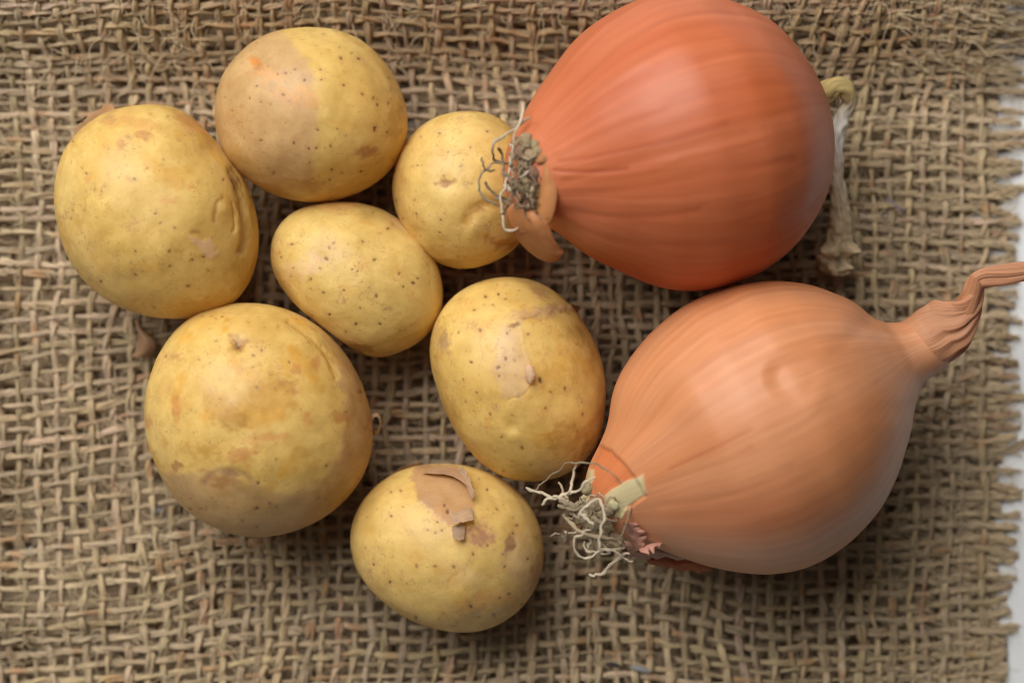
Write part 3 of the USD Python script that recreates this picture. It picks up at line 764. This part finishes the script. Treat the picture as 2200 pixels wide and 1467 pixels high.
# --- the paler onion
O2 = [(1262,985),(1288,950),(1310,860),(1350,770),(1420,692),(1500,640),(1590,611),(1680,605),(1760,620),(1840,658),(1900,700),(1940,760),(1963,840),(1955,900),(1930,990),(1890,1080),(1830,1150),(1750,1205),(1660,1228),(1570,1222),(1480,1200),(1400,1172),(1330,1150),(1280,1110),(1252,1060),(1250,1020)]
prof2 = [(0, 5.5), (.015, 7.5), (.06, 11), (.13, 16), (.23, 22), (.33, 27.5), (.44, 29.7), (.54, 29.5), (.645, 26.8), (.73, 22.4), (.80, 17.0), (.86, 11.4), (.905, 7.6), (.95, 6.3), (1, 6.0)]
v, f, S, A, fr2 = onion(O2, (1282, 1082), (1998, 732), prof2, (1625, 912), 32.0, 6.0, .005, 57, 5, (25, 14))
nrm = smooth_normals(v, f); up = sstep(-.1, .2, nrm[:, 2])
fb = fibcoord(S, A, 12, 1.1, 2)
st = meshkit.fbm(fb * [.5, .5, 1.4] + 20, 3, 51); st2 = meshkit.fbm(fb * [.16, .16, .35] + 4, 3, 52); st3 = meshkit.fbm(fb * [1.5, 1.5, 1.2] + 3, 2, 53)
PEA = np.array([.62, .242, .098]); PINK = np.array([.63, .275, .13]); TERR = np.array([.54, .19, .085])
w = sstep(.40, .68, st * .5 + st2 * .5)[:, None]
col = PEA * (1 - w) + PINK * w
d = sstep(.52, .74, st3)[:, None] * .10
col = col * (1 - d) + TERR * d
P = PX(v)
h = np.zeros(len(v))
m = (np.exp(-(((P - [1660, 1120]) / [260, 70]) ** 2).sum(1)) * .8 * up)[:, None] * sstep(.3, .6, st)[:, None]
col = col * (1 - m) + TERR * m
# a silvery bloom of loose outer skin round the lower right flank
m = sstep(215, 300, np.hypot(*((P - [1560, 900]) * [.72, 1.0]).T)) * sstep(-.2, .4, ((P - [1600, 900]) @ np.array([.55, .83])) / 300) * .30 * up
col = col * (1 - m[:, None]) + np.array([.66, .42, .28]) * m[:, None]
# the torn root end: a deeper orange inner layer and a cream scrap under the outer skin
inner = px_mask(v, [(1225,1080),(1240,1000),(1275,950),(1305,962),(1330,985),(1360,1020),(1386,1062),(1340,1092),(1310,1150),(1260,1140)], 4, 8, 61) * up
col = col * (1 - inner[:, None]) + np.array([.62, .20, .075]) * inner[:, None]
cream = px_mask(v, [(1290,1065),(1330,1035),(1378,1018),(1388,1058),(1345,1085),(1335,1110),(1318,1112),(1300,1096)], 3, 6, 63) * up
cream = np.maximum(cream, px_mask(v, [(1245,1035),(1258,1000),(1270,1005),(1268,1030),(1250,1050)], 3, 6, 64) * up)
col = col * (1 - cream[:, None]) + np.array([.60, .51, .29]) * cream[:, None]
h -= inner * .55; h += cream * .25
for line, wd, dp, sc in [([(1435,1005),(1520,965),(1610,920)], 3, .2, .3), ([(1400,1040),(1500,1010),(1640,960),(1760,880)], 8, .18, .06), ([(1420,1080),(1560,1060),(1700,1000)], 9, .2, .05), ([(1345,790),(1480,760),(1700,740)], 14, .12, 0)]:
    m = px_line(v, line, wd) * up
    h -= dp * .38 * m
    col = col * (1 - sc * m[:, None] * np.array([.5, .8, .9]))
# a thumb-sized dent
q = (P - [1702, 812]) @ np.array([[.94, -.34], [.34, .94]]) / [66, 55]
e = np.hypot(*q.T)
h -= sstep(1.15, .5, e) * (.58 - .38 * ((P - [1702, 812]) @ np.array([.78, .62])) / 60).clip(.1, 1.1) * up
h += .10 * np.exp(-(((P - [1752, 850]) / [22, 26]) ** 2).sum(1)) * up
m = (np.exp(-(((P - [1607, 957]) / [8, 5]) ** 2).sum(1)) * .5 + np.exp(-(((P - [1592, 968]) / [16, 4]) ** 2).sum(1)) * .25)[:, None]
col = col * (1 - m) + TERR * .8 * m
v = v + nrm * h[:, None]
v[:, 2] += REST - v[:, 2].min()
on2 = thing('onion', 'pale peach onion lying lower right with a dent and a twisted papery neck', 'onion', (*v.mean(0)[:2], REST))
vo2 = v
put('bulb', v, f, M_skin, on2, col.clip(.01, .9), fb)

# --- the papery neck of the paler onion, twisted and bent
zt = float(PX(vo2).shape[0] and vo2[np.argsort(np.hypot(*(PX(vo2) - [1975, 738]).T))[:400], 2].mean())
cl = [(1915, 764, zt - 1), (1950, 748, zt), (1985, 734, zt + .6), (2030, 706, zt + 2), (2066, 676, zt + 4), (2088, 640, zt + 6), (2100, 606, zt + 7), (2135, 594, zt + 7), (2190, 585, zt + 7), (2290, 560, zt + 8)]
n = 170
c = spline(W(*np.array(cl, float).T), n)
u = np.linspace(0, 1, n)
pxl = PX(c)
ra = np.interp(u, [0, .10, .22, .34, .42, .50, .56, .62, .72, 1], [4.6, 5.5, 6.25, 5.3, 3.0, 2.2, 1.8, 2.0, 2.0, 1.3])
rb = np.interp(u, [0, .10, .22, .34, .42, .50, .56, .62, .72, 1], [4.6, 5.5, 5.9, 3.3, 2.2, 1.9, 1.6, 1.2, 1.3, 1.0])
ra, rb = gaussian_filter1d(ra, 4, mode='nearest'), gaussian_filter1d(rb, 4, mode='nearest')
t, a, b = frames(c)
NN = 84
al = np.linspace(0, 2 * np.pi, NN, endpoint=False)[None] + np.zeros((n, 1))
tw = np.interp(u, [0, .3, .42, .58, .7, 1], [0, .1, .7, 2.6, 3.0, 3.3])[:, None]
ph = al - tw
pleat = (meshkit.fbm(np.stack([np.cos(ph) * 4.4, np.sin(ph) * 4.4, np.broadcast_to(u[:, None] * 1.6, ph.shape)], -1), 3, 66) - .5) * sstep(.16, .36, u)[:, None] * .62
k = 1 + pleat
ca, sa = np.cos(al), np.sin(al)
rot = tw * .8
xa = ca * ra[:, None] * k; xb = sa * rb[:, None] * k
v = c[:, None] + a[:, None] * xa[..., None] + b[:, None] * xb[..., None]
v = v.reshape(-1, 3)
ff = grid_faces(n, NN)
v = np.vstack([v, c[-1:]]); q = np.arange(NN)
ff = np.vstack([ff[:, [0, 1, 2]], ff[:, [0, 2, 3]], np.stack([np.full(NN, n * NN), (n - 1) * NN + q, (n - 1) * NN + (q + 1) % NN], 1)])
fbn = np.vstack([np.stack([np.cos(ph) * 9, np.sin(ph) * 9, np.broadcast_to(u[:, None] * 1.5, ph.shape)], -1).reshape(-1, 3), [[0, 0, 2]]])
kk = np.append((pleat).ravel(), 0)
uu = np.append(np.repeat(u, NN), 1)
cn = np.array([.68, .335, .17])[None] * (1 + .5 * kk)[:, None]
m = sstep(.12, .4, uu)[:, None]
cn = cn * (1 - m) + np.array([.68, .335, .18]) * (1 + .9 * kk)[:, None] * m
put('papery_neck', v, ff, M_paper, on2, cn.clip(.02, .9), fbn, label='twisted dry neck bent to the right')
vv, ff, fb_ = sheet([(2058,712,zt+4),(2064,650,zt+6),(2085,590,zt+9)], [(2044,745,zt+4),(2094,668,zt+7),(2108,610,zt+10)], 26, 8, .12, bow=.8, wob=.4, seed=91)
put('neck_fold', vv, ff, M_paper, on2, np.array([.68, .33, .17]), fb_)

# --- the shrivelled stem of the darker onion
zs = 23.0
cl = [(1762, 205, zs + 3), (1785, 192, zs + 4), (1808, 188, zs + 4), (1825, 208, zs + 3), (1812, 245, zs + 1), (1798, 285, zs), (1796, 330, zs - 1), (1800, 400, zs - 3), (1806, 455, zs - 5), (1806, 500, zs - 7), (1801, 545, zs - 8.5), (1795, 590, zs - 9.5)]
n = 150
c = spline(W(*np.array(cl, float).T), n)
u = np.linspace(0, 1, n)
py = PX(c)[:, 1]
wv = np.interp(u, [0, .06, .14, .22, .30, .42, .55, .68, .76, .82, .88, .95, 1], [2.6, 2.2, 1.7, 1.4, 1.7, 1.4, 1.5, 1.8, 2.4, 2.8, 3.1, 3.1, 2.2])
crump = sstep(.74, .9, u)
v, ff, fbs = tube(c, wv, wv * .75, 40, .30, 77, twist=.12)
k = meshkit.fbm(v * .42, 3, 78) - .5
ctr = np.vstack([np.repeat(c, 40, 0), c[:1], c[-1:]])
cr = np.append(np.repeat(crump, 40), [0, 1])
v = v + (v - ctr) * (k * 2.0 * cr)[:, None]
uu = np.append(np.repeat(u, 40), [0, 1])
ramp = np.array([[.48, .35, .13], [.52, .39, .17], [.84, .80, .70], [.85, .82, .74], [.74, .64, .48], [.68, .55, .36], [.66, .52, .32], [.64, .50, .30]])
at = [0, .15, .27, .38, .5, .7, .85, 1]
cs = np.stack([np.interp(uu, at, ramp[:, q]) for q in range(3)], 1) * (1 + k * cr * 1.6)[:, None]
put('dried_stem', v, ff, M_root, on1, cs.clip(.02, .9), fbs, label='pale shrivelled stem curled over and hanging down')

# --- root ends
def root_plate(par, vbulb, spots, z_off, tints, seed, name='root_plate'):
    r = np.random.default_rng(seed)
    vs, fs, ts, fb_, k0 = [], [], [], [], 0
    for q, (x, y, rad) in enumerate(spots):
        rad = rad * .72
        s = trimesh.creation.icosphere(3, radius=rad)
        z = float(on(vbulb, x, y, 0)[0]) + z_off
        sv = s.vertices * [1, 1, .8] * (1 + .5 * (meshkit.fbm(s.vertices / rad * 1.6 + q * 4.3, 3, seed) - .5))[:, None]
        vs.append(sv + W(x, y, z)); fs.append(s.faces + k0); k0 += len(sv)
        ts.append(np.broadcast_to(np.array(tints[q % len(tints)]) * r.uniform(.8, 1.15), sv.shape)); fb_.append(s.vertices * 1.2 + q)
    return put(name, np.vstack(vs), np.vstack(fs), M_root, par, np.vstack(ts), np.vstack(fb_))


def root(par, vbulb, pts, w, tint, seed, lift=1.6, flat=.7, z=None):
    """a dry root through photo px points (px, py[, extra lift])"""
    P3 = []
    for q, p in enumerate(pts):
        z0 = z[q] if z is not None else float(on(vbulb, p[0], p[1], 0)[0]) + lift
        P3.append(W(p[0], p[1], z0 + (p[2] if len(p) > 2 else 0)))
    n = max(16, 9 * len(pts))
    c = spline(np.array(P3), n)
    r = np.random.default_rng(seed)
    kink = (meshkit.fbm(np.stack([np.arange(n) * .22, np.full(n, seed * 1.1), np.zeros(n)], -1), 2, seed) - .5)
    c = c + np.stack([kink, np.roll(kink, 5), kink * .5], -1) * .9
    wd = w / 20 * .62 * (.7 + .6 * meshkit.noise(np.stack([np.arange(n) * .3, np.full(n, seed * .7), np.zeros(n)], -1), 5)) * np.interp(np.linspace(0, 1, n), [0, .08, .85, 1], [.8, 1, 1, .55])
    v, f, fb_ = tube(c, wd, wd * flat, 8, .25, seed, twist=.6)
    put('root', v, f, M_root, par, np.array(tint) * r.uniform(.85, 1.12), fb_)


GREY = np.array([.42, .33, .21]); PALER = np.array([.68, .57, .41]); DIM = np.array([.22, .155, .095])
zp = float(on(vo1, 1130, 400, 0)[0])
root_plate(on1, vo1, [(1130,300,1.9),(1148,312,1.6),(1112,308,1.7),(1122,330,2.4),(1142,335,2.0),(1155,325,1.3),(1108,345,2.0),(1128,362,2.4),(1146,372,1.9),(1110,385,2.1),(1130,398,2.5),(1148,410,2.0),(1115,420,2.2),(1135,432,2.3),(1150,428,1.6),(1122,450,2.1),(1140,458,1.9),(1152,396,1.3),(1155,445,1.3)], -.3,
           [(.40,.30,.17),(.46,.36,.19),(.30,.19,.11),(.26,.14,.09),(.38,.27,.15)], 81)
L1 = [([(1100,352),(1062,338,2),(1058,315,3),(1092,285,3.5),(1140,252,3)], 9, PALER), ([(1100,335),(1108,290,2.5),(1124,226,2.5)], 8, PALER),
      ([(1108,362),(1062,352,2),(1030,385,2.5),(1034,418,2.5),(1058,438,2),(1082,447,1.5)], 7, GREY), ([(1043,392,2.5),(1056,408,2),(1070,420,1.5),(1092,428)], 8, DIM * 1.3),
      ([(1092,338),(1094,372,2),(1078,420,3),(1080,462,3.5),(1088,493,3.5),(1125,478,3.5),(1162,463,3)], 8, PALER), ([(1037,340,3),(1040,360,3),(1064,368,2)], 7, DIM * 1.4),
      ([(1072,318,2),(1080,345,2.5),(1086,384,2),(1110,400)], 9, GREY), ([(1090,312),(1103,330,2),(1100,370,2.6),(1106,400,2.5),(1122,440,2),(1121,492,2.5)], 8, PALER * .9),
      ([(1142,362),(1126,375,1.8),(1108,402,2.5),(1096,425,2)], 9, PALER * .9), ([(1130,345),(1118,372,1.6),(1100,398,2)], 8, GREY), ([(1060,425,2),(1080,432,2),(1108,440)], 8, GREY * .8),
      ([(1085,395,2),(1098,412,2.5),(1112,418,2)], 14, PALER * .85), ([(1140,392),(1128,415,1.6),(1114,432,1.5)], 10, DIM), ([(1148,420),(1130,428,1.4),(1118,446,1.2)], 11, DIM), ([(1135,372),(1150,392,1),(1146,418,1)], 8, DIM), ([(1108,332),(1120,352,1.4),(1135,362,1)], 12, DIM * 1.2)]
for q, (pts, wd, ti) in enumerate(L1):
    root(on1, vo1, pts, wd, ti, 700 + q, lift=.6, z=[max(float(on(vo1, max(p[0], 1105), p[1], 0)[0]), zp - 6) + .6 for p in pts])
for q in range(34):
    x, y = rng.uniform(1098, 1152), rng.uniform(325, 455)
    pts = [(x, y)]
    a = rng.uniform(0, 6.28)
    for g in range(3):
        a += rng.normal(0, 1.0)
        pts.append((pts[-1][0] + 13 * math.cos(a), pts[-1][1] + 13 * math.sin(a), rng.uniform(.4, 2.4)))
    root(on1, vo1, pts, rng.uniform(3.5, 9), [DIM, DIM * 1.3, GREY * .85][q % 3], 740 + q, lift=.8, z=[zp + rng.uniform(-.5, 1) for _ in pts])

OSK = np.array([.66, .30, .115])
vv, ff, fb_ = sheet([(1155,335,zp+1.5),(1160,400,zp+1.6),(1152,460,zp+1),(1110,505,zp-3)], [(1182,335,zp+2.2),(1196,395,zp+3),(1194,440,zp+3),(1180,480,zp+2)], 30, 10, .15, bow=.8, wob=.3, seed=92)
put('skin_collar', vv, ff, M_paper, on1, OSK * [.95, .9, .8], fb_, label='narrow orange rim of skin round the roots')
vv, ff, fb_ = sheet([(1090,430,zp-5),(1088,470,zp-4),(1110,510,zp-5),(1145,546,zp-7),(1175,561,zp-7),(1200,557,zp-7)], [(1152,455,zp+.5),(1175,470,zp+2),(1185,500,zp+1),(1198,525,zp-1),(1212,540,zp-3)], 34, 14, .15, bow=2.0, wob=.4, seed=93)
put('skin_flap', vv, ff, M_paper, on1, OSK * [.92, .85, .8], fb_, label='loose orange tongue of skin below the roots')
vv, ff, fb_ = sheet([(1150,332,zp+1),(1165,325,zp+1.5),(1180,330,zp+1.5)], [(1150,352,zp+2.5),(1168,350,zp+3),(1182,352,zp+2.4)], 16, 8, .15, bow=.8, wob=.3, seed=94)
put('skin_scrap', vv, ff, M_paper, on1, OSK * .85, fb_)

zq = float(on(vo2, 1300, 1090, 0)[0])
root_plate(on2, vo2, [(1262,1075,2.2),(1280,1085,2.2),(1270,1100,2.2),(1290,1105,2.0),(1282,1125,2.2),(1305,1128,1.8),(1262,1050,1.8),(1308,1095,2.0),(1322,1085,1.6),(1300,1145,1.6)], -.5,
           [(.40,.34,.20),(.33,.26,.16),(.46,.42,.24)], 82)
L2 = [([(1150,1055,-6),(1190,1015,-2),(1240,992,2),(1290,1000,3),(1330,1030,3),(1352,1072,3),(1350,1120,2.5),(1335,1148,1.5),(1300,1158,1)], 5, GREY * .95),
      ([(1128,1050,-4),(1160,1060,-3),(1190,1068,-1),(1222,1078,1)], 9, PALER), ([(1162,1082,-3),(1195,1068,-1),(1235,1055,1),(1262,1035,3),(1278,1022,3)], 10, PALER),
      ([(1236,998,1),(1230,1030,0),(1220,1062,1)], 8, PALER), ([(1203,1035,-2),(1210,1052,-1),(1222,1070,1)], 8, GREY), ([(1205,1072,0),(1225,1085,1),(1250,1080,2)], 20, GREY * .8), ([(1200,1085,-1),(1225,1092,1),(1255,1090,2)], 14, GREY * .75),
      ([(1258,1120,3),(1246,1104,4),(1262,1086,4.5),(1285,1070,4.5),(1297,1100,5),(1292,1140,4.5),(1287,1182,3.5)], 9, PALER), ([(1245,1102,4),(1268,1118,4.5),(1276,1136,4)], 11, PALER), ([(1296,1085,4),(1318,1068,4.5),(1330,1078,3.5)], 7, GREY),
      ([(1272,1134,4),(1242,1152,3),(1235,1180,2),(1250,1198,1.5),(1275,1194,2),(1292,1180,2.5),(1328,1190,1.5),(1362,1203,.5)], 8, PALER), ([(1264,1233,-5),(1290,1232,-4),(1318,1208,-2),(1355,1190,0)], 12, PALER),
      ([(1212,1105,-2),(1240,1135,1),(1275,1152,2),(1322,1158,2)], 13, GREY), ([(1255,1160,0),(1262,1184,1),(1298,1180,1.5)], 8, PALER * .9), ([(1228,1120,0),(1250,1150,1),(1290,1158,1.5),(1320,1172,1)], 8, GREY * .9), ([(1222,1100,-1),(1252,1118,2),(1275,1140,2)], 9, GREY * .8),
      ([(1290,1160,1),(1310,1178,1),(1340,1180,.5)], 9, GREY * .9), ([(1270,1108,3),(1290,1122,4),(1305,1118,3.5)], 13, GREY * .8)]
for q, (pts, wd, ti) in enumerate(L2):
    root(on2, vo2, [(p[0], p[1]) for p in pts], wd, ti, 800 + q, z=[zq + p[2] for p in pts])
for q in range(26):
    x, y = rng.uniform(1215, 1310), rng.uniform(1065, 1170)
    pts = [(x, y)]
    a = rng.uniform(0, 6.28)
    for g in range(3):
        a += rng.normal(0, .9)
        pts.append((pts[-1][0] + 15 * math.cos(a), pts[-1][1] + 15 * math.sin(a)))
    root(on2, vo2, pts, rng.uniform(3.5, 9), [GREY * .8, GREY, PALER * .85][q % 3], 840 + q, z=[zq + rng.uniform(-2, 2) for _ in pts])
PKS = np.array([.62, .36, .26])
vv, ff, fb_ = sheet([(1335,1120,zq-1),(1352,1150,zq-3),(1365,1185,zq-6)], [(1362,1122,zq+1.5),(1382,1145,zq+1),(1388,1172,zq-1)], 26, 12, .08, bow=1.2, wob=1.0, seed=95, rag=1.6)
put('skin_flap', vv, ff, M_paper, on2, PKS * [1, .9, .9], fb_, label='pink torn flap of skin beside the roots')
vv, ff, fb_ = sheet([(1372,1180,zq-2),(1390,1170,zq-1),(1424,1164,zq-1)], [(1378,1186,zq+.5),(1400,1184,zq+.5),(1420,1168,zq)], 24, 10, .08, bow=.6, wob=.8, seed=96, rag=1.4)
put('skin_scrap', vv, ff, M_paper, on2, PKS * [1.1, 1.0, 1.0], fb_)
vv, ff, fb_ = sheet([(1340,1160,zq-5),(1400,1172,zq-6),(1460,1188,zq-8)], [(1352,1197,zq-8),(1400,1198,zq-9),(1470,1200,zq-10)], 26, 12, .08, bow=1.0, wob=.8, seed=97, rag=1.4)
put('skin_flap', vv, ff, M_paper, on2, PKS * [1, .95, .95], fb_, label='pale pink skirt of skin under the roots')
vv, ff, fb_ = sheet([(1385,1195,zq-13),(1450,1200,zq-14),(1530,1212,zq-15)], [(1395,1212,zq-16),(1450,1222,zq-17),(1524,1226,zq-17)], 30, 12, .1, bow=.6, wob=.9, seed=98, rag=1.2)
put('skin_flap', vv, ff, M_paper, on2, np.array([.55, .13, .03]), fb_, label='deep orange tail of skin beneath the bulb')

# ------------------------------------------------------------------ crumbs on the cloth
zf = CL + 1.2
t = thing('skin_crumb', 'curled brown crumb of potato skin lying on the burlap left of the blotched potato', 'potato skin', W(300, 735, zf))
vv, ff, fb_ = sheet([(290,690,zf+1),(296,705,zf+1.5),(298,730,zf+1.6),(282,768,zf+.8)], [(302,684,zf+1),(306,708,zf+2),(328,728,zf+3),(322,764,zf+1.4)], 24, 10, .15, bow=1.3, wob=.4, seed=99)
put('curled_skin', vv, ff, M_peel, t, PEEL * [.85, .85, .85], fb_)
cc = W(np.array([1905, 1918, 1930, 1942]), np.array([428, 436, 446, 455]), zf + np.array([.3, .7, .8, .4]))
vv, ff, fb_ = tube(spline(cc, 20), .22, .18, 6, .2, 901)
t = thing('lint_thread', 'short purple grey thread of lint on the burlap right of the darker onion', 'thread', cc[0])
put('thread', vv, ff, M_root, t, np.array([.30, .27, .36]), fb_)
for (x, y, x2, y2, w_, col_, lb) in [(1302, 1424, 1336, 1434, .45, (.05, .05, .05), 'black sliver of chaff in the weave below the paler onion'), (1352, 1432, 1398, 1444, .6, (.33, .33, .34), 'grey sliver of chaff just right of the black sliver in the weave')]:
    cc = np.array([W(x, y, zf + .3), W((x + x2) / 2, (y + y2) / 2 - 2, zf + .5), W(x2, y2, zf + .2)])
    vv, ff, fb_ = tube(spline(cc, 16), w_ * np.sin(np.linspace(.3, 2.9, 16)), .2, 8, .2, 902)
    t = thing('chaff_sliver', lb, 'chaff', cc[0])
    put('sliver', vv, ff, M_root, t, np.array(col_), fb_)
